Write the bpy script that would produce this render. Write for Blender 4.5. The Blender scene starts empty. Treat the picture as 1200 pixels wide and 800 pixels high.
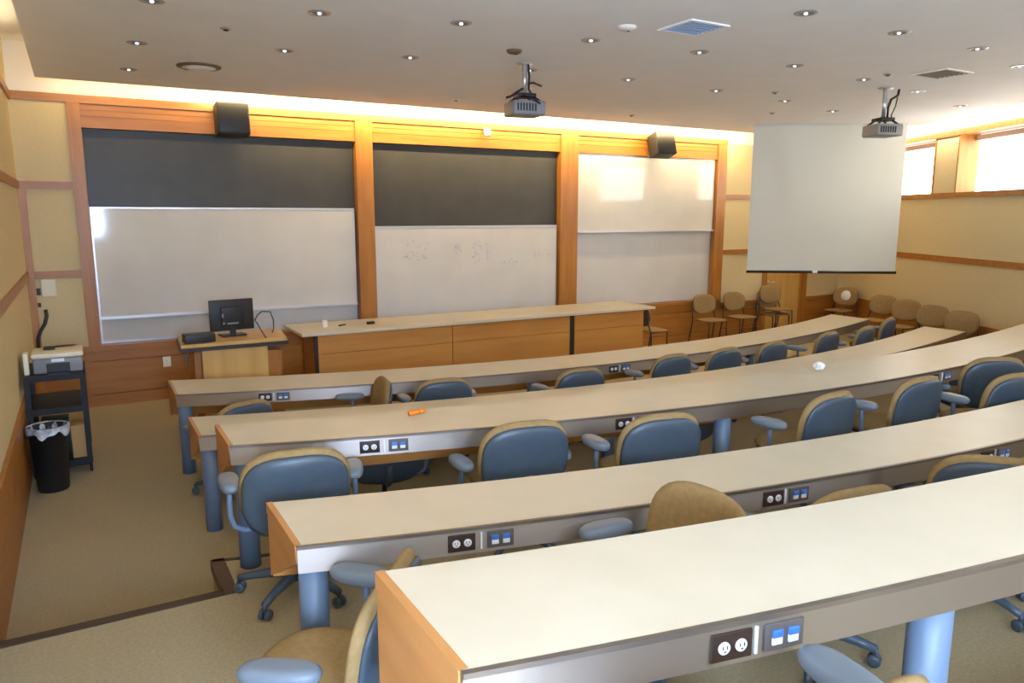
import bpy, bmesh, math, random
from mathutils import Vector, Matrix
random.seed(4)
PI = math.pi
S = bpy.context.scene
COL = S.collection
R = math.radians

# ------------------------------------------------------------------ materials
def lin(c):
    out = []
    for v in c:
        v = v / 255.0
        out.append(v / 12.92 if v <= .04045 else ((v + .055) / 1.055) ** 2.4)
    return tuple(out) + (1.0,)

MATS = {}
def mat(name, rgb, rough=.5, metal=0., rgb2=None, scale=(8, 8, 8), detail=3., bump=0., spec=.5, lo=.35, hi=.65, noise=1.0):
    m = bpy.data.materials.new(name); m.use_nodes = True
    nt = m.node_tree; b = nt.nodes['Principled BSDF']
    b.inputs['Roughness'].default_value = rough
    b.inputs['Metallic'].default_value = metal
    b.inputs['Specular IOR Level'].default_value = spec
    b.inputs['Base Color'].default_value = lin(rgb)
    if rgb2 is not None or bump:
        tc = nt.nodes.new('ShaderNodeTexCoord')
        mp = nt.nodes.new('ShaderNodeMapping'); mp.inputs['Scale'].default_value = scale
        nz = nt.nodes.new('ShaderNodeTexNoise'); nz.inputs['Detail'].default_value = detail
        nz.inputs['Scale'].default_value = noise
        nt.links.new(tc.outputs['Object'], mp.inputs['Vector']); nt.links.new(mp.outputs['Vector'], nz.inputs['Vector'])
        if rgb2 is not None:
            cr = nt.nodes.new('ShaderNodeValToRGB')
            cr.color_ramp.elements[0].position = lo; cr.color_ramp.elements[1].position = hi
            cr.color_ramp.elements[0].color = lin(rgb); cr.color_ramp.elements[1].color = lin(rgb2)
            nt.links.new(nz.outputs['Fac'], cr.inputs['Fac']); nt.links.new(cr.outputs['Color'], b.inputs['Base Color'])
        if bump:
            bp = nt.nodes.new('ShaderNodeBump'); bp.inputs['Strength'].default_value = bump
            bp.inputs['Distance'].default_value = .01
            nt.links.new(nz.outputs['Fac'], bp.inputs['Height']); nt.links.new(bp.outputs['Normal'], b.inputs['Normal'])
    MATS[name] = m
    return m

def emit(name, rgb, strength):
    m = bpy.data.materials.new(name); m.use_nodes = True
    nt = m.node_tree; nt.nodes.clear()
    o = nt.nodes.new('ShaderNodeOutputMaterial'); e = nt.nodes.new('ShaderNodeEmission')
    e.inputs['Color'].default_value = lin(rgb); e.inputs['Strength'].default_value = strength
    nt.links.new(e.outputs[0], o.inputs['Surface']); MATS[name] = m
    return m

M_carpet = mat('carpet', (161, 147, 115), .95, rgb2=(172, 158, 126), scale=(60, 60, 60), bump=.25, spec=.1)
M_wallfab = mat('wall_fabric', (210, 192, 148), .9, rgb2=(216, 199, 156), scale=(30, 30, 90), bump=.12, spec=.15)
M_paint = mat('white_paint', (232, 228, 218), .8, spec=.2)
M_ceil = mat('ceiling_paint', (240, 239, 238), .9, rgb2=(243, 242, 241), scale=(3, 3, 3), spec=.15)
M_wood = mat('cherry_wood', (156, 99, 38), .38, rgb2=(172, 114, 48), scale=(1.2, 14, 14), detail=5)
M_woodv = mat('cherry_wood_upright', (160, 102, 40), .38, rgb2=(178, 120, 50), scale=(14, 14, 1.2), detail=5)
M_woodL = mat('light_maple', (196, 152, 82), .4, rgb2=(208, 166, 94), scale=(10, 10, 1.0), detail=5)
M_panel = mat('counter_veneer', (182, 122, 54), .42, rgb2=(196, 138, 66), scale=(.8, 8, 9), detail=5)
M_edge = mat('orange_edge_wood', (196, 140, 82), .42, rgb2=(184, 128, 72), scale=(10, 2, 10), detail=4)
M_lam = mat('beige_laminate', (205, 195, 170), .36, rgb2=(209, 199, 175), scale=(5, 5, 5), spec=.45)
M_lip = mat('worn_steel_lip', (150, 142, 134), .42, metal=.9, rgb2=(138, 130, 122), scale=(3, 3, 3))
M_steel = mat('brushed_steel', (172, 163, 154), .46, metal=.95)
_n = M_steel.node_tree; _b = _n.nodes['Principled BSDF']
_b.inputs['Anisotropic'].default_value = .9
_c = _n.nodes.new('ShaderNodeCombineXYZ'); _c.inputs['Z'].default_value = 1.0
_n.links.new(_c.outputs[0], _b.inputs['Tangent'])
M_blue = mat('blue_grey_paint', (98, 117, 140), .42, spec=.45)
M_plastic = mat('blue_grey_plastic', (64, 78, 90), .38, rgb2=(68, 82, 94), scale=(20, 20, 20), spec=.45)
M_pad = mat('armrest_plastic', (112, 124, 136), .38, spec=.5)
M_tan = mat('tan_upholstery', (146, 121, 80), .85, rgb2=(156, 130, 88), scale=(40, 40, 40), bump=.15, spec=.2)
M_black = mat('black_plastic', (26, 26, 28), .45)
M_blackcart = mat('black_cart_plastic', (34, 34, 40), .55, spec=.3)
M_board = mat('slate_board', (60, 59, 56), .4, rgb2=(66, 65, 61), scale=(3, 3, 3), spec=.35)
M_white = mat('glossy_whiteboard', (214, 212, 206), .07, rgb2=(208, 206, 200), scale=(2, 2, 2), spec=.45)
M_alu = mat('aluminium', (205, 207, 212), .35, metal=.6)
M_screen = mat('screen_cloth', (210, 212, 202), .85, spec=.15)
M_dark = mat('dark_bronze', (52, 44, 38), .4, metal=.3)
M_plate = mat('brown_outlet_plate', (52, 36, 28), .45)
M_data = mat('data_plate', (92, 86, 84), .45)
M_cream = mat('cream_plastic', (232, 226, 200), .45)
M_greyp = mat('grey_plastic', (128, 130, 134), .45)
M_recept = mat('white_receptacle', (228, 232, 238), .4)
M_blueplug = mat('blue_jack', (64, 120, 205), .45)
M_orange = mat('orange_plastic', (240, 140, 30), .5)
M_paper = mat('white_paper', (238, 238, 234), .8)
M_bag = mat('clear_bin_liner', (190, 196, 206), .2, rgb2=(120, 126, 140), scale=(14, 14, 14), bump=.5)
M_green = mat('green_box', (24, 74, 62), .6)
M_box = mat('cardboard', (186, 146, 92), .8)
M_nosing = mat('brown_nosing', (66, 48, 36), .6)
M_speck = mat('speaker_black', (38, 36, 34), .6, rgb2=(46, 44, 40), scale=(60, 60, 60))
M_chrome = mat('pole_metal', (196, 196, 198), .3, metal=.7)
M_projgrey = mat('projector_grey', (150, 146, 140), .4)
M_ring = mat('downlight_trim', (176, 172, 168), .35, metal=.5)
M_cone = mat('downlight_cone', (120, 117, 114), .3, metal=.6)
M_vent = mat('vent_grille', (150, 172, 200), .5)
M_ink = mat('faint_marker', (168, 160, 186), .6)
M_brownback = mat('brown_plastic', (110, 84, 58), .5)
M_maroon = mat('dark_frame', (46, 38, 40), .45)
E_bulb = emit('lamp_glow', (225, 240, 255), 2.2)
E_win = emit('daylit_blind', (255, 255, 252), 7.0)
E_fill = emit('added_clerestory_fill', (212, 226, 244), 11.)  # glow of unseen clerestory panes, added to brighten ceiling and desks
E_side = emit('daylit_side_glass', (190, 216, 255), 24.)
E_rear = emit('daylit_rear_glass', (190, 216, 255), 85.)

# ------------------------------------------------------------------ mesh builder
class MB:
    def __init__(s): s.v = []; s.f = []; s.sm = []
    def add(s, vs, fs, smooth=False):
        o = len(s.v); s.v += [tuple(p) for p in vs]
        s.f += [tuple(i + o for i in f) for f in fs]; s.sm += [smooth] * len(fs)
        return s
    def box(s, x0, y0, z0, x1, y1, z1, M=None):
        vs = [Vector(p) for p in ((x0,y0,z0),(x1,y0,z0),(x1,y1,z0),(x0,y1,z0),(x0,y0,z1),(x1,y0,z1),(x1,y1,z1),(x0,y1,z1))]
        if M is not None: vs = [M @ p for p in vs]
        return s.add(vs, [(3,2,1,0),(4,5,6,7),(0,1,5,4),(1,2,6,5),(2,3,7,6),(3,0,4,7)])
    def rbox(s, x0, y0, z0, x1, y1, z1, r=.01, M=None):
        # box with its edges rounded (superellipsoid-like corner cut), via bmesh bevel
        bm = bmesh.new(); bmesh.ops.create_cube(bm, size=1.0)
        bmesh.ops.scale(bm, vec=(x1-x0, y1-y0, z1-z0), verts=bm.verts)
        bmesh.ops.bevel(bm, geom=bm.edges[:], offset=r, segments=3, affect='EDGES', profile=.5)
        c = Vector(((x0+x1)/2, (y0+y1)/2, (z0+z1)/2))
        bm.verts.index_update()
        vs = [v.co + c for v in bm.verts]
        if M is not None: vs = [M @ p for p in vs]
        fs = [tuple(v.index for v in f.verts) for f in bm.faces]; bm.free()
        return s.add(vs, fs, True)
    def prism(s, poly, z0, z1, axis='z'):
        n = len(poly)
        def P(a, b, t): return (a, b, t) if axis == 'z' else ((t, a, b) if axis == 'x' else (a, t, b))
        vs = [P(a, b, z0) for a, b in poly] + [P(a, b, z1) for a, b in poly]
        fs = [tuple(range(n))[::-1], tuple(range(n, 2*n))] + [(i, (i+1) % n, n+(i+1) % n, n+i) for i in range(n)]
        return s.add(vs, fs)
    def lathe(s, prof, n=24, c=(0,0,0), M=None, cap=True):
        vs = []; fs = []
        for r, z in prof:
            for k in range(n):
                a = 2*PI*k/n; vs.append(Vector((c[0]+r*math.cos(a), c[1]+r*math.sin(a), c[2]+z)))
        for i in range(len(prof)-1):
            for k in range(n):
                fs.append((i*n+k, i*n+(k+1) % n, (i+1)*n+(k+1) % n, (i+1)*n+k))
        if cap:
            fs.append(tuple(range(n))[::-1]); fs.append(tuple((len(prof)-1)*n+k for k in range(n)))
        if M is not None: vs = [M @ p for p in vs]
        return s.add(vs, fs, True)
    def tube(s, pts, r, n=10, radii=None):
        pts = [Vector(p) for p in pts]; vs = []; fs = []
        prev = None
        for i, p in enumerate(pts):
            a = pts[max(i-1, 0)]; b = pts[min(i+1, len(pts)-1)]
            d = (b-a).normalized()
            if prev is None:
                u = d.orthogonal().normalized()
            else:
                u = (prev - d*prev.dot(d)).normalized()
            prev = u; w = d.cross(u); rr = radii[i] if radii else r
            for k in range(n):
                t = 2*PI*k/n; vs.append(p + u*rr*math.cos(t) + w*rr*math.sin(t))
        for i in range(len(pts)-1):
            for k in range(n):
                fs.append((i*n+k, i*n+(k+1) % n, (i+1)*n+(k+1) % n, (i+1)*n+k))
        fs.append(tuple(range(n))[::-1]); fs.append(tuple((len(pts)-1)*n+k for k in range(n)))
        return s.add(vs, fs, True)
    def pad(s, w, h, t, M, n=3.2, bend=0., dish=0., rings=7, seg=44, topflat=1.0):
        # a rounded upholstered or moulded pad: superellipse outline w x h in local x,z and thickness t along y
        def out(a):
            ca, sa = math.cos(a), math.sin(a)
            nn = n if sa >= 0 else n*topflat
            k = (abs(ca)**nn + abs(sa)**nn) ** (-1/nn)
            return ca*k*w/2, sa*k*h/2
        vs = []; fs = []
        for side in (1, -1):
            base = len(vs)
            vs.append((0, side*t/2 + 0., 0))
            for q in range(1, rings+1):
                u = q/rings
                rr = 1-(1-u)**1.6
                th = t/2*math.sqrt(max(0, 1-rr**6))
                for k in range(seg):
                    x, z = out(2*PI*k/seg)
                    vs.append((x*rr, side*th, z*rr))
            for k in range(seg):
                fs.append((base, base+1+k, base+1+(k+1) % seg) if side < 0 else (base, base+1+(k+1) % seg, base+1+k))
            for q in range(rings-1):
                for k in range(seg):
                    a = base+1+q*seg+k; b = base+1+q*seg+(k+1) % seg
                    f = (a, a+seg, b+seg, b)
                    fs.append(f if side < 0 else f[::-1])
        vs = [Vector((x, y + bend*x*x + dish*z*z, z)) for x, y, z in vs]
        return s.add([M @ p for p in vs], fs, True)
    def build(s, name, m, parent=None, loc=None, rot=None):
        me = bpy.data.meshes.new(name); me.from_pydata(s.v, [], s.f); me.update()
        for p, sm in zip(me.polygons, s.sm): p.use_smooth = sm
        bm = bmesh.new(); bm.from_mesh(me); bmesh.ops.remove_doubles(bm, verts=bm.verts, dist=1e-6)
        bmesh.ops.recalc_face_normals(bm, faces=bm.faces); bm.to_mesh(me); bm.free()
        me.materials.append(m)
        o = bpy.data.objects.new(name, me); COL.objects.link(o)
        if parent is not None: o.parent = parent
        if loc is not None: o.location = loc
        if rot is not None: o.rotation_euler = rot
        return o

def tag(o, label, cat, group=None):
    o['label'] = label; o['category'] = cat
    if group: o['group'] = group
    return o
def thing(name, label, cat, loc=(0,0,0), rz=0., group=None):
    o = bpy.data.objects.new(name, None); COL.objects.link(o)
    o.location = loc; o.rotation_euler = (0, 0, rz); o.empty_display_size = .1
    return tag(o, label, cat, group)
def struct(mb, name, m, parent=None):
    o = mb.build(name, m, parent)
    if parent is None: o['kind'] = 'structure'
    return o
def dup(root):
    r = root.copy(); COL.objects.link(r)
    for ch in list(root.children):
        c = ch.copy(); COL.objects.link(c); c.parent = r
        for g in list(ch.children):
            d = g.copy(); COL.objects.link(d); d.parent = c
    return r
def T(x, y, z): return Matrix.Translation((x, y, z))
def RX(a): return Matrix.Rotation(a, 4, 'X')
def RY(a): return Matrix.Rotation(a, 4, 'Y')
def RZ(a): return Matrix.Rotation(a, 4, 'Z')

# ------------------------------------------------------------------ dimensions
XL, YF = -.55, 10.2               # left wall, front wall
CX, CY = 13.87, 10.2              # front right corner
YB = -2.4                         # rear wall
DX, DY = -.4803, -.8771           # direction of the right wall, going back
ZC, ZTOP = 3.75, 4.2              # ceiling, lid of the light cove
FL = [0., .30, .60]               # the three floor levels
SEND = (CY - YB)/.8771            # length of the right wall
def rw(s, n, z):                  # right wall frame: s back from the corner, n into the room
    return Vector((CX + DX*s - .8771*n, CY + DY*s + .4803*n, z))
MR = Matrix(((DX, -.8771, 0, CX), (DY, .4803, 0, CY), (0, 0, 1, 0), (0, 0, 0, 1)))

def par(yl, ym):                  # a desk edge: an arc across the room, symmetric about x = 5.5
    return lambda x: ym + (yl-ym)*((x-5.5)/4.87)**2
XA, XB = .63, 10.37
ROWS = [  # far edge, near edge, floor
    (par(7.70, 6.84), par(7.02, 6.21), 0.),
    (par(6.17, 5.43), par(5.58, 4.92), 0.),
    (par(4.71, 4.08), par(4.22, 3.44), .30),
    (par(3.27, 2.58), par(2.75, 2.07), .30),
    (par(1.83, 1.28), par(1.30, .75), .60)]

# ------------------------------------------------------------------ floor and steps
def xr(y): return CX + DX*(CY-y)/.8771
mb = MB()
def plat(front, z0, z1):
    mb.prism(front + [(xr(YB)+.0, YB), (XL, YB)], z0, z1)
mb.prism([(XL, YF), (CX, CY), (xr(YB), YB), (XL, YB)], -.12, 0)
e2 = par(4.395, 3.80); e3 = par(1.50, .96)
def front_poly(e, ya):
    xs = [.52 + (10.48-.52)*i/40 for i in range(41)]
    arc = [(x, e(x)) for x in xs]
    return [(XL, ya), (.52, ya)] + arc + [(10.48, ya), (xr(ya), ya)]
plat(front_poly(e2, 4.02)[::-1][::-1], 0, .30)
plat(front_poly(e3, 1.15), .30, .60)
floor = struct(mb, 'floor', M_carpet)
def nosing(e, ya, z, nm):
    m = MB()
    w = .055
    m.box(XL, ya-w, z-.06, .52, ya+.008, z+.006)
    m.box(.512, ya-w, z-.06, .512+w+.02, e(.52)+.008, z+.006)
    xs = [.52 + (10.48-.52)*i/40 for i in range(41)]
    for a, b in zip(xs[:-1], xs[1:]):
        m.prism([(a, e(a)-.022), (b, e(b)-.022), (b, e(b)+.008), (a, e(a)+.008)], z-.06, z+.006)
    m.box(10.48-w-.02, ya-w, z-.06, 10.488, e(10.48)+.008, z+.006)
    m.box(10.48, ya-w, z-.06, xr(ya)-.03, ya+.008, z+.006)
    struct(m, nm, M_nosing)
nosing(e2, 4.02, .30, 'trim_1'); nosing(e3, 1.15, .60, 'trim_2')

# ------------------------------------------------------------------ walls
LW = (-1.6, .45, .78, 2.52)      # glazed opening in the left wall beside the camera
m = MB(); m.box(XL-.15, YB-.15, -.12, XL, LW[0], ZTOP); m.box(XL-.15, LW[1], -.12, XL, YF+.3, ZTOP)
m.box(XL-.15, LW[0], -.12, XL, LW[1], LW[2]); m.box(XL-.15, LW[0], LW[3], XL, LW[1], ZTOP); struct(m, 'wall_left', M_wallfab)
m = MB(); m.box(XL, YF+.16, -.12, CX+.3, YF+.3, ZTOP)                 # backing
m.box(XL, YF, -.12, .0, YF+.2, 3.6); m.box(10.44, YF, -.12, 11.66, YF+.2, 3.6)
m.box(11.66, YF, 2.12, 12.72, YF+.2, 3.6); m.box(12.72, YF, -.12, CX+.25, YF+.2, 3.6)
struct(m, 'wall_front', M_wallfab)
m = MB(); m.box(XL, YF+.005, 3.6, CX+.3, YF+.15, ZTOP); struct(m, 'wall_front_upper', M_paint)
WIN = [(1.28, 3.18), (3.78, 5.68), (6.28, 8.18), (8.78, 10.68)]
m = MB()
m.box(-.2, -.16, -.12, SEND+.2, 0, 2.62, MR); m.box(-.2, -.16, 3.58, SEND+.2, 0, ZTOP, MR)
edges = [-.2] + [v for w in WIN for v in w] + [SEND+.2]
for a, b in zip(edges[0::2], edges[1::2]): m.box(a, -.32, 2.62, b, 0, 3.58, MR)
m.box(-.2, -.5, 2.4, SEND+.2, -.16, 2.6, MR); m.box(-.2, -.5, 3.6, SEND+.2, -.16, 3.8, MR)
struct(m, 'wall_right', M_wallfab)
# rear wall: low left window, plus high unseen windows added as daylight fill
RWIN = [(-.42, .62, 1.75, 3.1), (1.6, 3.2, 2.75, 3.55), (3.5, 5.1, 2.75, 3.55), (5.4, 7.0, 2.75, 3.55)]
m = MB()
xe = xr(YB)+.2
m.box(XL-.15, YB-.15, -.12, xe, YB, 1.75); m.box(XL-.15, YB-.15, 3.55, xe, YB, ZTOP)
m.box(XL-.15, YB-.15, 1.75, -.42, YB, 3.55); m.box(-.42, YB-.15, 3.1, .62, YB, 3.55)
m.box(.62, YB-.15, 1.75, 1.6, YB, 3.55); m.box(1.6, YB-.15, 1.75, 7.0, YB, 2.75); m.box(3.2, YB-.15, 2.75, 3.5, YB, 3.55); m.box(5.1, YB-.15, 2.75, 5.4, YB, 3.55)
m.box(7.0, YB-.15, 1.75, xe, YB, 3.55)
struct(m, 'wall_back', M_wallfab)
n = 1
for a, b in WIN:
    m = MB()
    w = .035
    m.box(a, -.3, 2.64, a+w, .012, 3.56, MR); m.box(b-w, -.3, 2.64, b, .012, 3.56, MR)
    m.box(a, -.3, 2.64, b, .0, 2.66, MR); m.box(a, -.3, 3.54, b, .0, 3.56, MR)
    fr = struct(m, 'window_%d' % n, M_woodv)
    m = MB(); m.box(a+w, -.315, 2.66, b-w, -.30, 3.54, MR); m.build('blind', E_win, fr)
    m = MB(); m.box(a+w, -.296, 3.45, b-w, -.24, 3.53, MR); m.build('blind_cassette', M_paint, fr)
    n += 1
for a, b, z0, z1 in RWIN:  # the high clerestory ones are added only for their light
    m = MB(); w = .05
    m.box(a, YB-.12, z0, a+w, YB+.01, z1); m.box(b-w, YB-.12, z0, b, YB+.01, z1)
    m.box(a, YB-.12, z0, b, YB+.01, z0+w); m.box(a, YB-.12, z1-w, b, YB+.01, z1)
    fr = struct(m, 'window_%d' % n, M_woodv)
    m = MB(); m.box(a+w, YB-.11, z0+w, b-w, YB-.1, z1-w); m.build('pane', E_rear if z0 < 2 else E_fill, fr)
    n += 1

m = MB(); a, b, z0, z1 = LW; w = .05
m.box(XL-.12, a, z0, XL+.012, a+w, z1); m.box(XL-.12, b-w, z0, XL+.012, b, z1); m.box(XL-.12, a, z0, XL+.012, b, z0+w); m.box(XL-.12, a, z1-w, XL+.012, b, z1)
m.box(XL-.12, (a+b)/2-.02, z0, XL+.005, (a+b)/2+.02, z1)
fr = struct(m, 'window_%d' % n, M_woodv)
m = MB(); m.box(XL-.115, a+w, z0+w, XL-.105, b-w, z1-w); m.build('pane', E_side, fr)
# ceiling: a slab that stops short of the walls, with the light cove above its edges
XE, YE = -.26, 9.68
def rin(off, y):  # x on a line parallel to the right wall
    p = rw(0, off, 0); t = (p.y-y)/.8771
    return p.x + DX*t
m = MB()
m.prism([(XE, YE), (10.62, YE+.03), (12.05, 7.62+.0), (rin(.34, 7.55), 7.55), (rin(.34, YB), YB), (XE, YB)], ZC, ZC+.035)
m.box(XL-.15, YB-.15, ZTOP, CX+.3, YF+.3, ZTOP+.1)
struct(m, 'ceiling', M_ceil)

# wooden trim
tn = [3]
def trim(mbx, m=M_wood):
    o = struct(mbx, 'trim_%d' % tn[0], m); tn[0] += 1; return o
for z0, z1 in ((1.575, 1.665), (2.60, 2.685)):
    m = MB(); m.box(XL, YB if z0 > 2 else LW[1], z0, XL+.02, YF, z1); trim(m)
    m = MB(); m.box(XL+.02, YF-.02, z0, .0, YF, z1); trim(m)
    m = MB(); m.box(10.44, YF-.02, z0, 11.56 if z0 < 2.1 else CX, YF, z1); trim(m)
m = MB(); m.box(XL, YB, 3.57, XL+.025, YF, 3.66); trim(m)
m = MB(); m.box(XL+.025, YF-.03, 3.575, 10.44, YF+.01, 3.665); trim(m)
m = MB(); m.box(XL+.0, YF-.05, 0, XL+.075, YF+.0, 2.6); trim(m, M_woodv)
for z0, z1, d in ((1.56, 1.655, .02), (2.58, 2.66, .03), (3.54, 3.625, .03)):
    m = MB(); m.box(.02, 0, z0, SEND, d, z1, MR); trim(m)
# wainscot
def wains(m, x0, x1, h):
    m.box(x0, YF-.025, 0, x1, YF+.17, .14); m.box(x0, YF-.012, .148, x1, YF+.17, .55); m.box(x0, YF-.012, .556, x1, YF+.17, h-.075)
    m.box(x0, YF-.03, h-.07, x1, YF+.17, h)
m = MB(); wains(m, XL+.075, 10.44, .745); trim(m)
m = MB(); wains(m, 10.44, 11.56, .67); trim(m)
m = MB(); wains(m, 12.86, CX, .66); trim(m)
m = MB(); m.box(0, 0, 0, SEND, .012, .62, MR); m.box(0, 0, .625, SEND, .03, .68, MR); m.box(0, 0, 0, SEND, .025, .12, MR); trim(m)
m = MB()
for a, b in ((YB, 1.2), (1.21, 3.6), (3.61, 6.05), (6.06, YF-.05)):
    m.box(XL, a, 0, XL+.02, b, .64)
m.box(XL, YB, .645, XL+.03, YF-.05, .70); trim(m)
# door in the front wall near the right corner
m = MB(); m.box(11.68, YF+.04, .01, 12.70, YF+.085, 2.1); door = struct(m, 'door_1', M_woodL)
m = MB(); m.tube([(11.78, YF+.04, 1.0), (11.78, YF-.02, 1.0), (11.90, YF-.02, 1.0)], .011)
m.lathe([(.028, 0), (.028, .012)], 16, M=T(11.78, YF+.04, 1.0) @ RX(PI/2)); m.build('door_handle', M_chrome, door)
m = MB(); m.box(11.56, YF-.02, 0, 11.68, YF+.15, 2.2); m.box(12.70, YF-.02, 0, 12.86, YF+.15, 2.2); m.box(11.68, YF-.02, 2.1, 12.70, YF+.15, 2.2); trim(m, M_woodv)
# board wall: stiles and header
for x0, x1 in ((.0, .135), (3.40, 3.64), (6.78, 7.12), (10.22, 10.44)):
    m = MB(); m.box(x0, YF-.025, .745, x1, YF+.17, 3.575); trim(m, M_woodv)
for x0, x1 in ((.135, 3.40), (3.64, 6.78), (7.12, 10.22)):
    m = MB(); m.box(x0, YF, 3.305, x1, YF+.17, 3.43); m.box(x0, YF, 3.436, x1, YF+.17, 3.5); m.box(x0, YF, 3.506, x1, YF+.17, 3.575); m.box(x0, YF+.01, 3.31, x1, YF+.17, 3.57); trim(m)

# ------------------------------------------------------------------ boards
def board(name, label, cat, x0, x1, z0, z1, y, surf, group, tray=False, rim=.018):
    t = thing(name, label, cat, ((x0+x1)/2, y, z0), 0, group)
    w, h = (x1-x0)/2, z1-z0
    m = MB(); m.box(-w+rim, 0, rim, w-rim, .012, h-rim); m.build('writing_surface', surf, t)
    m = MB()
    m.box(-w, -.008, 0, w, .02, rim); m.box(-w, -.008, h-rim, w, .02, h)
    m.box(-w, -.008, rim, -w+rim, .02, h-rim); m.box(w-rim, -.008, rim, w, .02, h-rim)
    m.build('frame', M_alu if cat == 'whiteboard' else M_board, t)
    if tray:
        m = MB(); m.box(-w, -.045, -.012, w, -.008, 0); m.box(-w, -.05, -.012, w, -.045, .008); m.build('tray', M_alu, t)
    return t
GB = 'sliding boards on the front wall'
board('blackboard', 'wide dark grey blackboard at the top of the left bay behind the lectern', 'blackboard', .14, 3.39, 2.2, 3.30, YF+.09, M_board, GB)
board('whiteboard', 'wide glossy whiteboard in the left bay with bright reflections at its top left corner', 'whiteboard', .14, 3.36, 1.07, 2.40, YF+.03, M_white, GB, True)
board('whiteboard', 'low strip of whiteboard showing below the tray of the left bay', 'whiteboard', .14, 3.39, .75, 2.1, YF+.12, M_white, GB)
board('blackboard', 'dark grey blackboard at the top of the middle bay under the ceiling projector', 'blackboard', 3.65, 6.77, 2.05, 3.30, YF+.09, M_board, GB)
wb = board('whiteboard', 'whiteboard in the middle bay with faint smudged marker writing', 'whiteboard', 3.65, 6.74, .78, 2.15, YF+.03, M_white, GB)
board('whiteboard', 'upper whiteboard of the right bay with white window reflections', 'whiteboard', 7.13, 10.19, 2.03, 3.30, YF+.03, M_white, GB, True)
board('whiteboard', 'lower whiteboard of the right bay beside the tan chairs', 'whiteboard', 7.13, 10.21, .75, 2.12, YF+.09, M_white, GB)
m = MB()
rnd = random.Random(7)
def scribble(x, z, w, h, k):
    for i in range(k):
        px, pz = x + rnd.uniform(-w, w), z + rnd.uniform(-h, h)
        for j in range(4):
            qx, qz = px + rnd.uniform(-.03, .03), pz + rnd.uniform(-.03, .03)
            d = Vector((qx-px, 0, qz-pz)); L = max(d.length, 1e-4); u = Vector((-d.z, 0, d.x))/L*.0022
            a, b = Vector((px, -.001, pz)), Vector((qx, -.001, qz))
            m.add([a-u, a+u, b+u, b-u], [(0, 1, 2, 3)]); px, pz = qx, qz
for cx, cz, w, h, k in ((4.22, 1.02, .09, .14, 14), (4.42, .98, .05, .12, 6), (4.95, 1.0, .06, .1, 12), (5.30, .96, .06, .16, 14), (5.45, 1.0, .04, .12, 6), (5.85, .80, .12, .02, 9), (6.45, .92, .16, .02, 7)):
    scribble(cx-5.195, cz, w, h, k)
mw = m.build('marker_writing', M_ink, wb); mw['kind'] = 'stuff'

# ------------------------------------------------------------------ desks
ROWNAME = ['front row', 'second row', 'third row', 'fourth row', 'nearest row']
DLAB = ['long curved beige desk of the front row, nearest the counter',
        'long curved beige desk of the second row, ends before the wall chairs',
        'long curved beige desk of the third row with an orange marker on it',
        'long curved beige desk of the fourth row, second nearest to the camera',
        'large curved beige desk nearest the camera with plain wooden end panel']
OUTX = [[(1.345, 1.495), (4.85, 5.01)], [(2.4, 2.56)], [(1.36, 1.52), (2.94, 3.09), (6.0, 6.2)], [(1.255, 1.415), (2.75, 2.90), (4.26, 4.41)], [(1.28, 1.43), (3.4, 3.55)]]
LEGX = [[.70, 3.92, 7.1, 10.28], [.70, 3.9, 7.1, 10.28], [.71, 3.77, 6.80, 10.0], [.70, 3.50, 6.4, 9.15], [.80, 2.01, 5.2, 8.25]]
NX = 48
XEND = [10.37, 10.37, 10.1, 9.25, 8.35]
def strip(mbx, fa, fb, z0, z1, ox, oy, xa=None, xb=None, n=NX):
    xa = XA if xa is None else xa; xb = XB if xb is None else xb
    xs = [xa + (xb-xa)*i/n for i in range(n+1)]
    vs = []; fs = []
    for x in xs:
        for f, z in ((fa, z0), (fb, z0), (fb, z1), (fa, z1)): vs.append((x-ox, f(x)-oy, z))
    for i in range(n):
        for k in range(4):
            a, b = i*4+k, i*4+(k+1) % 4
            fs.append((a, b, b+4, a+4))
    fs += [(0, 3, 2, 1), (n*4, n*4+1, n*4+2, n*4+3)]
    mbx.add(vs, fs)
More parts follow.
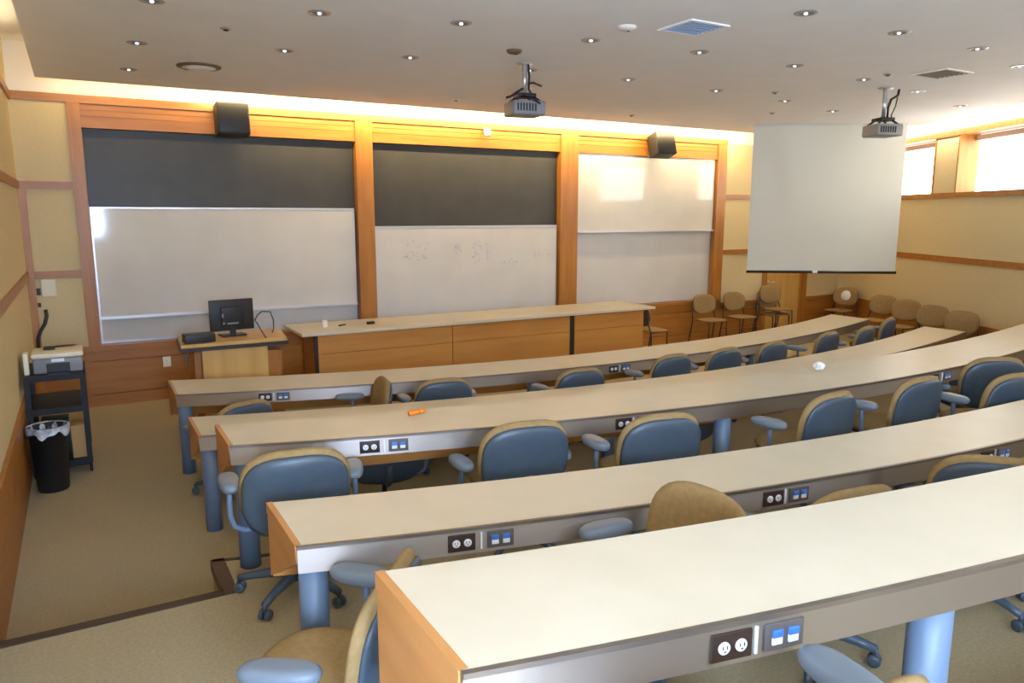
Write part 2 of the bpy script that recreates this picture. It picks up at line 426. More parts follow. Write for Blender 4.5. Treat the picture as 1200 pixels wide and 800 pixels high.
for i, (far, near, F) in enumerate(ROWS):
    ox, oy = 5.5, near(5.5); XB = XEND[i]
    t = thing('curved_desk', DLAB[i], 'desk', (ox, oy, F), 0, 'curved desks of the lecture room')
    H = .74
    m = MB(); strip(m, lambda x: near(x)+.012, far, H-.03, H, ox, oy, XA+.004, XB-.004); m.build('desk_top', M_lam, t)
    m = MB(); strip(m, near, lambda x: near(x)+.014, H-.112, H-.013, ox, oy)
    ap = m.build('apron', M_steel, t); ap['label'] = 'brushed steel strip along the sitting side'
    m = MB(); strip(m, lambda x: near(x)-.004, lambda x: near(x)+.013, H-.0125, H+.001, ox, oy); m.build('steel_lip', M_lip, t)
    m = MB(); strip(m, lambda x: far(x)-.05, lambda x: far(x)-.03, H-.33, H-.03, ox, oy); m.build('modesty_panel', M_panel, t)
    for xe, sg in ((XA, 1), (XB, -1)):
        yn, yf = near(xe)-oy+.014, far(xe)-oy
        m = MB(); m.prism([(yn, H-.075), (yf, H-.345), (yf, H-.05), (yn, H-.05)], xe-ox-.002*sg, xe-ox+.022*sg, 'x')
        m.build('end_panel', M_edge, t)
        m = MB(); m.prism([(yn, H-.047), (yf+.002, H-.047), (yf+.002, H+.001), (yn, H+.001)], xe-ox-.005*sg, xe-ox+.02*sg, 'x')
        m.build('edge_band', M_edge, t)
    for lx in LEGX[i]:
        ly = near(lx)+.075
        if F > 0: ly = near(lx)+.068
        m = MB(); m.lathe([(.058, 0), (.058, H-.032)], 28, (lx-ox, ly-oy, 0)); m.build('leg', M_blue, t)
    for xo, xd in OUTX[i]:
        for x, kind in ((xo, 0), (xd, 1)):
            slope = (near(x+.01)-near(x-.01))/.02
            Mo = T(x-ox, near(x)-oy-.001, H-.06) @ RZ(math.atan(slope))
            m = MB(); m.rbox(-.057, -.006, -.036, .057, .004, .036, .002, Mo)
            pl = m.build('power_outlet' if kind == 0 else 'data_outlet', M_plate if kind == 0 else M_data, t)
            for sx in (-.024, .024):
                m = MB(); m.lathe([(.0165, 0), (.0165, .004), (.014, .006)], 16, M=Mo @ T(sx, -.0055, 0 if kind == 0 else .0) @ RX(PI/2))
                if kind == 0: m.build('receptacle', M_recept, pl)
                else:
                    m = MB(); m.rbox(sx-.015, -.011, -.020, sx+.015, -.005, .0, .002, Mo); m.build('jack_cover', M_recept, pl)
                    m = MB(); m.rbox(sx-.015, -.013, .0, sx+.015, -.005, .020, .002, Mo); m.build('jack', M_blueplug, pl)
            if kind == 0:
                for sx in (-.024, .024):
                    m = MB()
                    for dx in (-.006, .006): m.box(sx+dx-.0012, -.0125, -.001, sx+dx+.0012, -.0113, .008, Mo)
                    m.box(sx-.002, -.0125, -.009, sx+.002, -.0113, -.005, Mo)
                    m.build('slots', M_black, pl)
            else:
                m = MB(); m.box(-.085, -.004, -.036, -.078, .002, .036, Mo); m.build('trim_bar', M_recept, t)

# ------------------------------------------------------------------ swivel chair
def make_chair():
    t = thing('swivel_chair', '', 'chair')
    m = MB()
    for k in range(5):
        a = 2*PI*k/5 + PI/2
        d = Vector((math.cos(a), math.sin(a), 0))
        m.tube([d*.02+Vector((0,0,.115)), d*.12+Vector((0,0,.112)), d*.24+Vector((0,0,.098)), d*.315+Vector((0,0,.082))], .02, 10, [.034, .029, .023, .02])
    m.lathe([(.045, .075), (.048, .13), (.032, .15)], 20)
    base = m.build('star_base', M_plastic, t)
    for k in range(5):
        a = 2*PI*k/5 + PI/2
        m = MB()
        Mc = RZ(a) @ T(.31, 0, .03)
        for sy in (-.017, .017): m.lathe([(.012, -.011), (.027, -.009), (.03, 0), (.027, .009), (.012, .011)], 16, M=Mc @ T(0, sy, 0) @ RX(PI/2))
        m.tube([Mc @ Vector((0, 0, .01)), Mc @ Vector((.004, 0, .06))], .011, 8)
        m.build('caster', M_plastic, base)
    m = MB(); m.lathe([(.026, .09), (.026, .27), (.018, .27), (.018, .39)], 18); m.rbox(-.1, -.1, .375, .1, .1, .405, .012); m.build('gas_column', M_plastic, t)
    m = MB(); m.pad(.50, .48, .075, T(0, .02, .455) @ RX(-PI/2), n=2.7, dish=0); st = m.build('seat', M_tan, t)
    m = MB(); m.pad(.47, .45, .05, T(0, .02, .418) @ RX(-PI/2), n=2.8); m.build('seat_shell', M_plastic, st)
    B = T(0, -.235, .645) @ RX(R(9))
    m = MB(); m.pad(.545, .465, .07, B, n=2.8, bend=.5, dish=.15, topflat=1.0); bk = m.build('backrest', M_tan, t)
    m = MB(); m.pad(.525, .44, .045, B @ T(0, -.034, -.012), n=2.9, bend=.52, dish=.15); m.build('back_shell', M_plastic, bk)
    m = MB(); m.tube([(0, -.08, .40), (0, -.2, .405), (0, -.262, .44), (0, -.285, .56)], .02, 10, [.026, .024, .022, .022]); m.build('back_support', M_plastic, t)
    for sx in (-1, 1):
        m = MB(); m.tube([(sx*.14, -.03, .395), (sx*.25, -.03, .40), (sx*.30, -.03, .425), (sx*.318, -.025, .48), (sx*.318, -.02, .56), (sx*.315, -.015, .632)], .015, 10)
        ar = m.build('arm_support', M_blue, t)
        m = MB(); m.pad(.105, .26, .058, T(sx*.315, .0, .652) @ RX(-PI/2) @ RY(R(sx*7)), n=2.6); m.build('armrest', M_pad, ar)
    return t
first_chair = [None]
def chair(x, y, F, ang, label, group, low=0., lift=0.):
    """(x, y): the top of the backrest; ang: heading it faces, degrees from +Y towards +X"""
    if first_chair[0] is None: first_chair[0] = make_chair(); o = first_chair[0]
    else: o = dup(first_chair[0])
    a = R(ang); fx, fy = math.sin(a), math.cos(a)
    o.location = (x + fx*.275, y + fy*.275, F); o.rotation_euler = (0, 0, -a)
    for ch in o.children:
        if not ch.name.startswith('star_base'): ch.location.z = lift - (low if ch.name.startswith('arm_support') else 0.)
    tag(o, label, 'chair', group); return o
def radial(x, y): return math.degrees(math.atan2(5.5-x, 22-y))
G1, G2, G3, G4, G5 = ['swivel armchairs of the %s' % r for r in ROWNAME]
chair(1.08, 6.21, 0, -20, 'swivel armchair turned aside at the left end of the front row', G1, 0., -.07)
chair(2.28, 6.195, 0, -82, 'swivel armchair turned sideways in the front row, its tan back seen edge on', G1)
for x, y, l in ((2.72, 5.90, 'blue-backed swivel armchair facing the front row desk, above the orange marker'),
             (4.05, 5.66, 'blue-backed swivel armchair in the front row with an armrest beside the blue desk leg'),
             (5.30, 5.77, 'blue-backed front row armchair, two places left of the paper ball'),
             (6.07, 5.77, 'blue-backed front row armchair right behind the paper ball'),
             (6.87, 5.80, 'blue-backed swivel armchair in the front row, first to the right of the paper ball'),
             (8.08, 5.98, 'dark-backed swivel armchair in the front row, leftmost of the three near its right end'),
             (8.88, 6.02, 'dark-backed swivel armchair in the front row, middle one of the three near its right end'),
             (9.95, 6.40, 'dark-backed swivel armchair at the right end of the front row')):
    chair(x, y, 0, radial(x, y), l, G1)
for x, y, l in ((1.76, 4.78, 'second row armchair, its blue shell visible under the third desk by the left outlets'),
             (2.95, 4.62, 'swivel armchair in the second row, seen under the third desk between two chair backs'),
             (4.35, 4.42, 'swivel armchair in the second row, seen under the third desk beside its blue leg')):
    chair(x, y, 0, radial(x, y), l, G2)
for x, y, da, l in ((.83, 3.55, -5, 'blue-backed swivel armchair at the left end of the third row, whole back visible'),
             (2.08, 3.42, 0, 'blue-backed swivel armchair in the third row, second from the left'),
             (2.85, 3.16, 4, 'blue-backed swivel armchair in the third row between two pairs of outlets'),
             (4.17, 3.01, -6, 'blue-backed swivel armchair in the third row just right of the blue desk leg'),
             (5.12, 3.00, 0, 'narrow-looking turned swivel armchair in the third row under the chipped desk edge'),
             (6.36, 3.14, 32, 'dark blue swivel armchair in the third row near the right picture edge'),
             (5.84, 2.73, 12, 'swivel armchair pushed back against the fourth desk at the right picture edge')):
    chair(x, y, .3, radial(x, y)+da, l, G3, .07 if (x, y) in ((2.08, 3.42), (6.36, 3.14)) else 0.)
chair(.826, 2.16, .3, -49, 'tan swivel armchair turned to the aisle in the lower left foreground', G4)
chair(2.12, 2.07, .3, -95, 'tan swivel armchair facing backwards, its rounded back rising above the nearest desk', G4, 0., .05)
chair(2.76, 1.84, .3, 8, 'fourth row armchair, the tan rim of its back right of the outlets', G4)
chair(3.68, 1.78, .3, 48, 'fourth row armchair at the right picture edge with blue and tan back', G4, .07)
chair(1.125, .69, .6, 0, 'swivel armchair behind the nearest desk, only its blue armrest in the picture', G5)

# ------------------------------------------------------------------ plain chairs along the walls
def make_side_chair():
    t = thing('stacking_chair', '', 'chair')
    m = MB(); m.pad(.48, .44, .035, T(0, .02, .45) @ RX(-PI/2), n=3.2); m.build('seat', M_tan, t)
    B = T(0, -.235, .71) @ RX(R(9))
    m = MB(); m.pad(.50, .36, .045, B, n=2.7, bend=.6); bk = m.build('backrest', M_tan, t)
    m = MB(); m.pad(.50, .36, .02, B @ T(0, -.024, 0), n=2.7, bend=.6); m.build('back_shell', M_brownback, bk)
    for sx in (-1, 1):
        m = MB(); m.tube([(sx*.20, .2, 0), (sx*.19, .19, .43), (sx*.19, .05, .435), (sx*.19, -.18, .43)], .011, 8); m.build('leg', M_maroon, t)
        m = MB(); m.tube([(sx*.26, -.29, 0), (sx*.252, -.2, .43), (sx*.232, -.245, .58), (sx*.19, -.262, .70)], .011, 8); m.build('leg', M_maroon, t)
    return t
sc0 = make_side_chair(); used = [False]
def side_chair(x, y, z, ang, label, group):
    if not used[0]: o = sc0; used[0] = True
    else: o = dup(sc0)
    a = R(ang); o.location = (x, y, z); o.rotation_euler = (0, 0, -a); tag(o, label, 'chair', group); return o
GF, GR = 'tan stacking chairs along the front wall', 'tan stacking chairs along the right wall'
side_chair(9.76, 9.72, 0, 186, 'tan stacking chair against the front wall, left of the pair by the lower whiteboard', GF)
side_chair(10.56, 9.76, 0, 186, 'tan stacking chair against the front wall, right of the pair beside the wooden stile', GF)
side_chair(11.42, 9.74, 0, 188, 'lower chair of the stack of two beside the door, mostly dark', GF)
side_chair(11.42-.075*math.sin(R(8)), 9.74-.075*math.cos(R(8)), .10, 188, 'upper chair of the stack of two beside the door, tan back on top', GF)
side_chair(8.02, 9.34, 0, 90, 'tan stacking chair at the right end of the counter, only its seat showing', GF)
for s, l in ((1.10, 'brown chair alone in the far right corner with a pale round patch on its back'),
             (2.50, 'tan chair along the right wall, farthest of the row of four'),
             (3.27, 'tan chair along the right wall, second of the row of four from the corner'),
             (4.04, 'tan chair along the right wall, third of the row of four from the corner'),
             (4.80, 'tan chair along the right wall, nearest of the row of four')):
    p = rw(s, .44, 0)
    c = side_chair(p.x, p.y, 0, 266 + (0 if s > 2 else -5), l, GR)
    if s < 2:
        m = MB(); m.lathe([(.10, 0), (.10, .006)], 24, M=T(0, -.215, .73) @ RX(R(9)) @ RX(-PI/2)); m.build('round_patch', M_paper, c)

# ------------------------------------------------------------------ counter and lectern
def cabinet(x0, x1, label, seams):
    t = thing('counter_cabinet', label, 'cabinet', ((x0+x1)/2, 8.98, 0), 0, 'cabinets under the counter top')
    w = (x1-x0)/2
    m = MB(); m.box(-w+.02, .0, .08, w-.02, .72, .86); m.box(-w+.03, .04, 0, w-.03, .68, .08); m.build('carcass', M_woodv, t)
    xs = [-w] + [s-(x0+x1)/2 for s in seams] + [w]
    for a, b in zip(xs[:-1], xs[1:]):
        m = MB(); m.box(a+.004, -.02, .62, b-.004, -.001, .855); m.build('front_panel', M_panel, t)
        m = MB(); m.box(a+.004, -.02, .09, b-.004, -.001, .614); m.build('front_panel', M_panel, t)
    return t
c1 = cabinet(2.42, 6.16, 'long wooden cabinet under the counter, left of the dark gap', [4.25])
m = MB(); m.box(-1.90, -.03, 0, -1.86, .02, .86); m.build('corner_post', M_dark, c1)
c2 = cabinet(6.24, 7.55, 'short wooden cabinet under the counter, right of the dark gap', [])
m = MB(); m.box(-.72, -.01, 0, -.66, .03, .86); m.build('corner_post', M_dark, c2)
m = MB(); m.rbox(2.22, 8.88, .86, 7.72, 9.80, .90, .006); tag(m.build('worktop', M_lam), 'long narrow beige worktop on the two wooden cabinets before the boards', 'worktop')
t = thing('lectern', 'wooden lectern with dark-edged top holding a monitor, left of the counter', 'lectern', (1.37, 8.48, 0))
m = MB(); m.prism([(-.56, -.36), (.50, -.36), (.58, .36), (-.52, .36)], .965, 1.0); m.build('top', M_woodL, t)
m = MB(); m.prism([(-.57, -.375), (.51, -.375), (.59, .375), (-.53, .375)], .925, .963); m.build('top_edge', M_dark, t)
m = MB(); m.box(-.36, -.30, .05, .30, .3, .925); m.box(-.34, -.28, 0, .28, .28, .05); m.build('body', M_woodL, t)
m = MB(); m.box(.302, -.24, .0, .46, .28, .85); m.build('side_cabinet', M_woodv, t)
m = MB(); m.box(-.43, -.25, .0, -.365, .28, .925); m.build('side_panel', M_woodv, t)
t = thing('computer_monitor', 'black flat monitor on the lectern seen from behind', 'monitor', (1.38, 8.55, 1.0), R(8))
m = MB(); m.rbox(-.235, -.03, .06, .235, .0, .40, .008); sc = m.build('housing', M_black, t)
m = MB(); m.rbox(-.12, -.05, .12, .12, -.028, .32, .008); m.build('rear_cover', M_black, sc)
m = MB(); m.box(-.11, -.053, .135, -.085, -.049, .155); m.box(-.06, -.053, .13, .06, -.049, .15); m.box(-.115, -.053, .21, -.095, -.049, .25); m.build('ports', M_greyp, sc)
m = MB(); m.box(-.03, -.04, .01, .03, -.015, .1); m.rbox(-.13, -.1, 0, .13, .09, .018, .006); m.build('stand', M_black, t)
m = MB(); m.rbox(-.15, -.09, 0, .15, .09, .09, .008); b = m.build('control_box', M_black, None, (1.0, 8.27, 1.0), (0, 0, R(4))); tag(b, 'low black box on the left end of the lectern', 'box')
m = MB(); m.tube([(1.63, 8.585, 1.14), (1.66, 8.58, 1.20), (1.72, 8.62, 1.235), (1.82, 8.66, 1.22), (1.86, 8.7, 1.12), (1.85, 8.66, 1.02), (1.80, 8.5, 1.006)], .006, 8)
m.tube([(1.625, 8.575, 1.15), (1.64, 8.48, 1.12), (1.66, 8.40, 1.05), (1.67, 8.30, 1.008), (1.66, 8.18, 1.006)], .006, 8)
tag(m.build('cable', M_black), 'thin black cables looping from the monitor over the lectern', 'cable')
m = MB(); m.rbox(-.03, -.02, 0, .03, .02, .09, .004); tag(m.build('chalk_box', M_paper, None, (2.62, 9.30, .90)), 'small white box standing at the left end of the counter', 'box')
m = MB(); m.rbox(-.05, -.025, 0, .05, .025, .035, .006); tag(m.build('board_eraser', M_black, None, (3.22, 9.28, .90), (0, 0, .3)), 'black board eraser on the counter', 'eraser')
m = MB(); m.tube([(-.07, 0, .009), (.06, .01, .009)], .009, 10); tag(m.build('marker_pen', M_dark, None, (2.86, 9.32, .90), (0, 0, .5)), 'dark marker pen on the counter beside the white box', 'marker')

# ------------------------------------------------------------------ things on the desks
m = MB(); m.tube([(-.06, 0, .0165), (.02, 0, .0165)], .016, 14); pen = m.build('orange_marker', M_orange, None, (1.79, ROWS[2][1](1.79)+.43, 1.041), (0, 0, R(14)))
tag(pen, 'orange highlighter lying on the third desk', 'marker')
m = MB(); m.tube([(.02, 0, .0165), (.06, 0, .0165)], .0164, 14); m.build('cap', M_orange, pen)
bm = bmesh.new(); bmesh.ops.create_icosphere(bm, subdivisions=3, radius=.045)
for v in bm.verts: v.co *= 1 + rnd.uniform(-.22, .14); v.co.z = v.co.z*.75
zmin = min(v.co.z for v in bm.verts)
m = MB(); bm.verts.index_update(); m.add([v.co - Vector((0, 0, zmin)) for v in bm.verts], [tuple(v.index for v in f.verts) for f in bm.faces]); bm.free()
tag(m.build('paper_ball', M_paper, None, (5.20, ROWS[2][0](5.2)-.14, 1.042)), 'crumpled white paper ball on the third desk', 'paper')

# ------------------------------------------------------------------ cart, printer, bin
t = thing('utility_cart', 'black three-shelf utility cart in the left corner carrying a printer', 'cart', (-.285, 7.92, 0))
for z, nm in ((.10, 'shelf'), (.60, 'shelf'), (.90, 'shelf')):
    m = MB(); w, d = .215, .36
    m.box(-w, -d, z, w, d, z+.02); m.box(-w, -d, z-.035, w, -d+.02, z); m.box(-w, d-.02, z-.035, w, d, z); m.box(-w, -d+.02, z-.035, -w+.02, d-.02, z); m.box(w-.02, -d+.02, z-.035, w, d-.02, z)
    m.build(nm, M_blackcart, t)
for sx in (-1, 1):
    for sy in (-1, 1):
        m = MB(); m.box(sx*.212-.022, sy*.36-.022, .09, sx*.212+.022, sy*.36+.022, .90); pst = m.build('post', M_blackcart, t)
        m = MB(); m.lathe([(.012, -.013), (.04, -.011), (.043, 0), (.04, .011), (.012, .013)], 18, M=T(sx*.215, sy*.36, .044) @ RY(PI/2)); m.tube([(sx*.215, sy*.36, .05), (sx*.215, sy*.36, .1)], .012, 8); m.build('caster', M_blackcart, pst)
t = thing('printer', 'grey and cream desktop printer on the top shelf of the cart', 'printer', (-.25, 7.86, .9205))
m = MB(); m.rbox(-.19, -.22, .0, .19, .2, .13, .015); m.build('body', M_greyp, t)
m = MB(); m.rbox(-.2, -.21, .13, .2, .2, .175, .018); m.build('lid', M_cream, t)
m = MB(); m.box(-.09, -.235, .0, .09, -.215, .09); m.box(-.085, -.30, .0, .085, -.22, .015); m.build('paper_tray', M_black, t)
m = MB(); m.box(-.05, -.224, .1, .05, -.217, .128); m.build('control_panel', M_recept, t)
m = MB(); m.tube([(-.1, .0, .18), (-.08, -.06, .20), (.12, -.05, .205), (.15, .08, .19), (-.02, .1, .185)], .006, 8); m.rbox(-.11, -.04, .174, -.02, .06, .198, .006); tag(m.build('tray_bracket', M_dark, None, (-.25, 7.9, .9215)), 'dark wire tray lying on top of the printer', 'tray')
m = MB(); m.rbox(-.02, -.06, 0, .02, .06, .19, .008); tag(m.build('paper_pack', M_cream, None, (-.49, 7.70, .9205)), 'pale upright pack between printer and left wall', 'box')
m = MB(); m.rbox(-.12, -.12, 0, .1, .12, .32, .006); tag(m.build('binder_box', M_green, None, (-.32, 7.95, .1215)), 'dark green box on the bottom shelf of the cart', 'box')
m = MB(); m.rbox(-.055, -.12, 0, .055, .12, .30, .006); tag(m.build('carton', M_box, None, (-.15, 7.75, .1215)), 'tan cardboard box on the bottom shelf of the cart', 'box')
t = thing('trash_can', 'black round trash can with a clear liner in front of the cart', 'trash can', (-.357, 7.2, 0))
m = MB(); m.lathe([(.112, 0), (.118, .01), (.146, .54), (.153, .54), (.153, .52), (.155, .555), (.138, .555), (.11, .02)], 36); m.build('bin', M_black, t)
m = MB()
n = 48; vs = []; fs = []
prof = [(.122, .36), (.136, .53), (.146, .565), (.158, .562), (.162, .50)]
for r, z in prof:
    for k in range(n):
        a = 2*PI*k/n; w = .004*math.sin(9*a)+.003*math.sin(17*a+z*30)
        vs.append(((r+w)*math.cos(a), (r+w)*math.sin(a), z + (.022*math.sin(5*a+1)+.012*math.sin(11*a) if z == .50 else 0)))
for i in range(len(prof)-1):
    for k in range(n): fs.append((i*n+k, i*n+(k+1) % n, (i+1)*n+(k+1) % n, (i+1)*n+k))
fs.append(tuple(range(n)))
m.add(vs, fs, True); m.build('liner', M_bag, t)

# ------------------------------------------------------------------ wall fittings
m = MB(); m.rbox(-.07, -.025, -.10, .075, 0, .10, .006); o = m.build('wall_intercom', M_cream, None, (-.35, YF, 1.47)); tag(o, 'cream wall box on the tan panel left of the boards', 'wall box')
m = MB(); m.rbox(-.02, -.02, -.04, .02, 0, .04, .005); tag(m.build('wall_socket', M_black, None, (-.452, YF, 1.43)), 'small black socket on the left front panel, upper one', 'socket')
m = MB(); m.rbox(-.016, -.02, -.025, .016, 0, .025, .005); tag(m.build('wall_socket', M_black, None, (-.455, YF-.0505, 1.28)), 'small black socket on the corner post, lower one', 'socket')
m = MB(); m.tube([(-.40, YF-.03, 1.22), (-.395, YF-.04, 1.15), (-.42, YF-.06, 1.06), (-.47, YF-.09, .98), (-.50, YF-.12, .90), (-.51, YF-.15, .74)], .02, 10); tag(m.build('power_cable', M_black), 'thick black cable hanging from the wall behind the printer', 'cable')
for x, z, mm, l in ((.84, .48, M_cream, 'cream wall outlet on the wooden panel left of the lectern'), (1.10, .485, M_greyp, 'grey wall outlet on the wooden panel close to the lectern')):
    t = thing('wall_outlet', l, 'outlet', (x, YF-.0132, z), 0, 'outlets on the front wall panelling')
    m = MB(); m.rbox(-.045, -.008, -.065, .045, 0, .065, .003); m.build('plate', mm, t)
    for dz in (-.025, .025):
        m = MB(); m.lathe([(.016, 0), (.015, .004)], 14, M=T(0, -.008, dz) @ RX(PI/2)); m.build('receptacle', M_recept if mm is M_cream else M_black, t)
def speaker(x, z, rz, tilt, label):
    t = thing('wall_speaker', label, 'speaker', (x, YF-.24, z), rz, 'black loudspeakers above the boards')
    Mt = RX(tilt)
    m = MB(); m.rbox(-.19, -.13, -.19, .19, .13, .19, .012, Mt); m.build('cabinet', M_speck, t)
    m = MB(); m.rbox(-.178, -.142, -.178, .178, -.128, .178, .008, Mt); m.build('grille', M_black, t)
    m = MB(); m.box(-.04, .1, -.06, .04, .23, .06); m.build('wall_bracket', M_black, t)
    return t
speaker(1.76, 3.46, 0, R(-6), 'black loudspeaker above the blackboard of the left bay')
speaker(8.68, 3.475, R(-8), R(-16), 'tilted black loudspeaker above the upper right whiteboard')
t = thing('wall_camera', 'small white camera on the wooden header of the middle bay', 'camera', (5.40, YF-.032, 3.56))
m = MB(); m.box(-.02, -.07, -.02, .02, 0, .03); m.build('bracket', M_paint, t)
m = MB(); m.lathe([(.035, -.06), (.05, -.03), (.05, .02), (.03, .05)], 20, M=T(0, -.09, -.04)); m.build('camera_head', M_paint, t)

# ------------------------------------------------------------------ projection screen
A, B = Vector((9.66, 8.86, 0)), Vector((11.58, 7.46, 0))
L = (B-A).length; ang = math.atan2(B.y-A.y, B.x-A.x)
t = thing('projection_screen', 'white pull-down projection screen hanging from the ceiling', 'projection screen', ((A.x+B.x)/2, (A.y+B.y)/2, 1.36), ang)
nx, nz = 60, 40; vs = []; fs = []
for side in (0, .002):
    for j in range(nz+1):
        for i in range(nx+1):
            u, v = i/nx, j/nz
            x = (u-.5)*L; z = .03 + v*(3.73-1.36-.03)
            k = v
            y = .012*math.exp(-((u-(.30-.22*v))/.05)**2)*(.3+.7*k) - .010*math.exp(-((u-(.40-.2*v))/.07)**2)*k + .012*math.exp(-((u-(.72+.2*v))/.06)**2)*k + .01*math.sin(7*u+3*v)
            vs.append((x, y+side, z))
N = (nx+1)*(nz+1)
for s in (0, 1):
    for j in range(nz):
        for i in range(nx):
            a = s*N + j*(nx+1)+i; f = (a, a+1, a+nx+2, a+nx+1); fs.append(f if s == 0 else f[::-1])
m = MB(); m.add(vs, fs, True); m.build('screen_cloth', M_screen, t)
m = MB(); m.tube([(-L/2-.005, 0, .015), (L/2+.01, 0, .015)], .022, 12); m.build('bottom_bar', M_black, t)
m = MB(); m.rbox(-.05, -.03, .0, .03, .01, .04, .005, T(-.08, 0, 0)); m.build('pull_tab', M_paper, t)
m = MB(); m.rbox(-L/2, -.03, 3.725-1.36, L/2, .03, 3.748-1.36, .006); m.build('case', M_screen, t)

# ------------------------------------------------------------------ projectors
def projector(x, y, rz, drop, label, body_m, kind):
    t = thing('ceiling_projector', label, 'projector', (x, y, ZC-.002), rz, 'projectors hanging from the ceiling')
    m = MB(); m.lathe([(.08, -.012), (.08, 0)], 24); m.build('ceiling_plate', M_chrome, t)
    m = MB(); m.lathe([(.024, -drop), (.024, 0)], 18); m.build('pole', M_chrome, t)
    m = MB(); m.rbox(-.09, -.09, -drop-.03, .09, .09, -drop+.005, .008)
    for sx in (-1, 1):
        for sy in (-1, 1): m.tube([(sx*.06, sy*.06, -drop-.02), (sx*.13, sy*.1, -drop-.075)], .012, 8)
    m.build('mount', M_black, t)
    h = .13
    m = MB(); m.rbox(-.165, -.15, -drop-.075-h, .165, .15, -drop-.07, .02); b = m.build('body', body_m, t)
    m = MB(); m.lathe([(.045, 0), (.045, .03), (.035, .03), (.03, .015)], 20, M=T(.08, .148, -drop-.14) @ RX(-PI/2)); m.build('lens', M_black, b)
    m = MB()
    for k in range(7): m.box(-.13+k*.03, -.156, -drop-.17, -.115+k*.03, -.149, -drop-.1)
    m.build('rear_vents', M_black, b)
    m = MB()
    if kind == 0:
        m.tube([(.03, -.02, -.012), (.038, -.03, -.12), (.03, -.035, -drop+.05), (.06, -.06, -drop-.02)], .011, 8)
        m.tube([(-.03, -.03, -drop+.05), (-.12, -.08, -drop+.0), (-.18, -.1, -drop-.04), (-.22, -.08, -drop-.05)], .012, 8)
        m.tube([(.03, -.02, -drop+.1), (.10, .02, -drop+.12), (.2, .06, -drop+.10)], .01, 8)
        m.tube([(-.05, -.1, -drop-.02), (.02, -.16, -drop-.06), (.1, -.165, -drop-.1)], .01, 8)
    else:
        m.tube([(.16, -.02, -.014), (.15, -.02, -.08), (.06, -.03, -.13), (.03, -.03, -.22), (.02, -.04, -drop)], .014, 8)
        m.tube([(.16, -.02, -.02), (.13, -.02, -.2), (.08, -.03, -.30), (.07, -.04, -drop)], .007, 8)
    m.build('cables', M_black, t)
projector(3.87, 6.46, R(-10), .29, 'silver projector with tangled cables hanging before the middle bay', M_greyp, 0)
projector(8.20, 5.59, R(-20), .34, 'grey projector hanging in front of the projection screen', M_projgrey, 1)

# ------------------------------------------------------------------ ceiling lights and vents
t0 = thing('ceiling_downlight', '', 'ceiling light')
m = MB(); m.lathe([(.052, -.001), (.055, -.007), (.082, -.005), (.085, 0)], 28, cap=False); m.build('trim_ring', M_ring, t0)
m = MB(); m.lathe([(.0, -.002), (.053, -.0025)], 28, cap=False); m.build('reflector', M_cone, t0)
m = MB(); m.lathe([(.0, -.016), (.010, -.013), (.015, -.008), (.015, -.002)], 18, cap=False); m.build('bulb', E_bulb, t0)
LG = 'recessed downlights in the ceiling'
DL = [(.57, 5.92, 'ceiling downlight cut by the top picture edge, nearest light of the leftmost column'), (.57, 7.37, 'ceiling downlight in the middle of the leftmost column of three'),
 (.58, 8.71, 'ceiling downlight nearest the front wall in the leftmost column'), (1.65, 5.65, 'ceiling downlight in the second column from the left, nearer the camera'),
 (1.73, 7.05, 'ceiling downlight in the second column from the left, nearer the front wall'), (2.67, 5.40, 'ceiling downlight in the third column from the left, nearer the camera'),
 (2.81, 6.76, 'ceiling downlight in the third column from the left, nearer the front wall'), (3.86, 5.36, 'ceiling downlight between the left projector and the diamond-shaped vent'),
 (4.98, 5.25, 'ceiling downlight just below the diamond-shaped vent'), (5.29, 6.65, 'ceiling downlight right of the left projector, second from it'),
 (6.64, 6.70, 'ceiling downlight midway between the two projectors, nearer the front wall'), (4.71, 3.89, 'ceiling downlight right of the diamond-shaped vent near the top picture edge'),
 (6.23, 5.24, 'ceiling downlight above and left of the projection screen, between vent and right projector'), (5.85, 3.91, 'ceiling downlight above the right projector, near the top right of the picture'),
 (7.00, 3.92, 'ceiling downlight just above the square return grille'), (7.49, 5.37, 'ceiling downlight just left of the right projector'),
 (8.75, 5.55, 'ceiling downlight just right of the right projector'), (7.99, 6.84, 'ceiling downlight left of the top of the projection screen, nearer the camera'),
 (9.34, 7.15, 'ceiling downlight directly in front of the top of the projection screen'), (10.39, 5.97, 'ceiling downlight nearest the right wall windows'),
 (8.15, 4.14, 'ceiling downlight cut by the right picture edge beyond the return grille'), (4.09, 6.73, 'ceiling downlight touching the pole of the left projector')]
for i, (x, y, l) in enumerate(DL):
    o = t0 if i == 0 else dup(t0)
    o.location = (x, y, ZC); tag(o, l, 'ceiling light', LG)
SP = [(1.14, 6.47, 'small dark ceiling sprinkler between the left two columns of lights'), (4.31, 8.88, 'small dark ceiling sprinkler left of the left projector near the cove'),
      (7.17, 8.92, 'small dark ceiling sprinkler near the cove before the right bay'), (7.34, 6.44, 'small dark ceiling sprinkler left of the right projector'),
      (8.74, 7.70, 'small dark ceiling sprinkler before the left edge of the screen'), (7.44, 5.06, 'small dark ceiling sprinkler beside the return grille')]
for x, y, l in SP:
    t = thing('ceiling_sprinkler', l, 'sprinkler', (x, y, ZC), 0, 'sprinklers in the ceiling')
    m = MB(); m.lathe([(.045, 0), (.04, -.008), (.015, -.01)], 20); m.build('escutcheon', M_ring, t)
    m = MB(); m.lathe([(.012, -.008), (.012, -.014), (.022, -.016), (.022, -.019)], 14); m.build('head', M_dark, t)
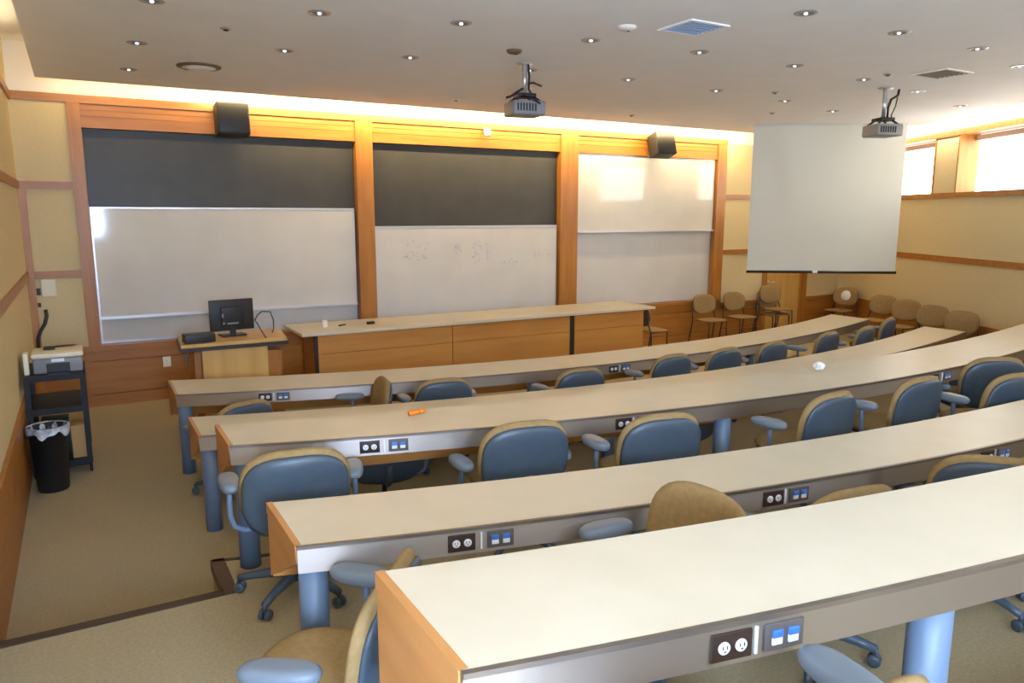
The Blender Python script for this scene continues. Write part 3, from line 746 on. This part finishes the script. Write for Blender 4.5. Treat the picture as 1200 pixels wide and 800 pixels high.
for nm, x, y, r, mm, l in (('smoke_detector', 3.50, 6.02, .07, M_brownback, 'brown round detector on the ceiling beside the left projector'), ('smoke_detector', 3.83, 4.85, .075, M_paint, 'pale round detector on the ceiling left of the diamond-shaped vent')):
    t = thing(nm, l, 'detector', (x, y, ZC))
    m = MB(); m.lathe([(r, 0), (r, -.012), (r*.8, -.025), (r*.5, -.032)], 24); m.build('housing', mm, t)
    m = MB(); m.lathe([(.012, -.03), (.010, -.036)], 12, (.02, 0, 0)); m.build('indicator', M_dark, t)
def vent(x, y, w, d, rz, label, cat, fm, lm, open_=False):
    t = thing('ceiling_vent', label, cat, (x, y, ZC), rz)
    m = MB()
    for a in ((-w, -d, w, -d+.03), (-w, d-.03, w, d), (-w, -d+.03, -w+.03, d-.03), (w-.03, -d+.03, w, d-.03)): m.box(a[0], a[1], -.012, a[2], a[3], 0)
    m.build('frame', fm, t)
    m = MB(); m.box(-w+.03, -d+.03, -.004, w-.03, d-.03, -.001); m.build('backing', M_dark if open_ else lm, t)
    k = 7
    m = MB()
    for i in range(k):
        yy = -d+.05 + (2*d-.1)*i/(k-1)
        m.box(-w+.03, yy-.006, -.012, w-.03, yy+.006, -.004)
    m.build('louvres', lm, t)
vent(4.30, 4.61, .20, .19, 0, 'square pale blue ceiling vent shown as a diamond near the top', 'vent', M_ceil, M_vent)
vent(7.87, 4.75, .23, .20, 0, 'square ceiling return grille with white frame near the right windows', 'vent', M_paint, M_brownback, True)
t = thing('ceiling_speaker', 'shallow oval ceiling fitting near the left end of the cove', 'ceiling fitting', (1.17, 8.2, ZC))
m = MB(); m.lathe([(.21, 0), (.205, -.012), (.18, -.018)], 32); m.build('rim', M_brownback, t)
m = MB(); m.lathe([(.16, -.017), (.10, -.035), (.0, -.042)], 32, cap=False); m.build('grille', M_ceil, t)

# ------------------------------------------------------------------ lights
def area(name, loc, direction, sx, sy, power, col):
    l = bpy.data.lights.new(name, 'AREA'); l.shape = 'RECTANGLE'; l.size = sx; l.size_y = sy; l.energy = power; l.color = col
    o = bpy.data.objects.new(name, l); COL.objects.link(o); o.location = loc
    o.rotation_euler = Vector(direction).to_track_quat('-Z', 'Y').to_euler()
    return o
warm = (1., .74, .38)
for x0, x1, p in ((-.1, 1.5, 7), (1.5, 3.2, 40), (3.2, 5.2, 58), (5.2, 7.2, 58), (7.2, 9.0, 46), (9.0, 10.6, 36)):
    area('cove_lamp', ((x0+x1)/2, YE+.06, ZC+.06), (0, 1, -.12), x1-x0, .05, p, warm)
area('cove_lamp', (XE-.05, 2.8, ZC+.08), (-1, 0, .1), 4.5, .05, 60, (1., .84, .6))
area('cove_lamp', (XE-.05, 7.2, ZC+.08), (-1, 0, .1), 4.0, .05, 16, (1., .84, .6))
p = rw(4.2, .30, ZC+.06)
l = area('cove_lamp', p, (.8771, -.4803, .0), 6.5, .05, 80, (1., .88, .66))

w = bpy.data.worlds.new('World'); S.world = w; w.use_nodes = True
w.node_tree.nodes['Background'].inputs['Color'].default_value = (.7, .82, 1, 1)
w.node_tree.nodes['Background'].inputs['Strength'].default_value = 1.0

# ------------------------------------------------------------------ camera
cam = bpy.data.cameras.new('Camera'); co = bpy.data.objects.new('Camera', cam); COL.objects.link(co)
cam.sensor_width = 36; cam.lens = 872/1200*36; cam.clip_start = .02
co.location = (0, 0, 2.3)
pitch = math.atan((400-252.5)/872)
co.rotation_euler = (PI/2 - pitch, 0, -R(30.0))
S.camera = co
S.view_settings.view_transform = 'Standard'; S.view_settings.look = 'None'
S.view_settings.gamma = 1.0; S.view_settings.use_curve_mapping = False
S.view_settings.exposure = 0.25
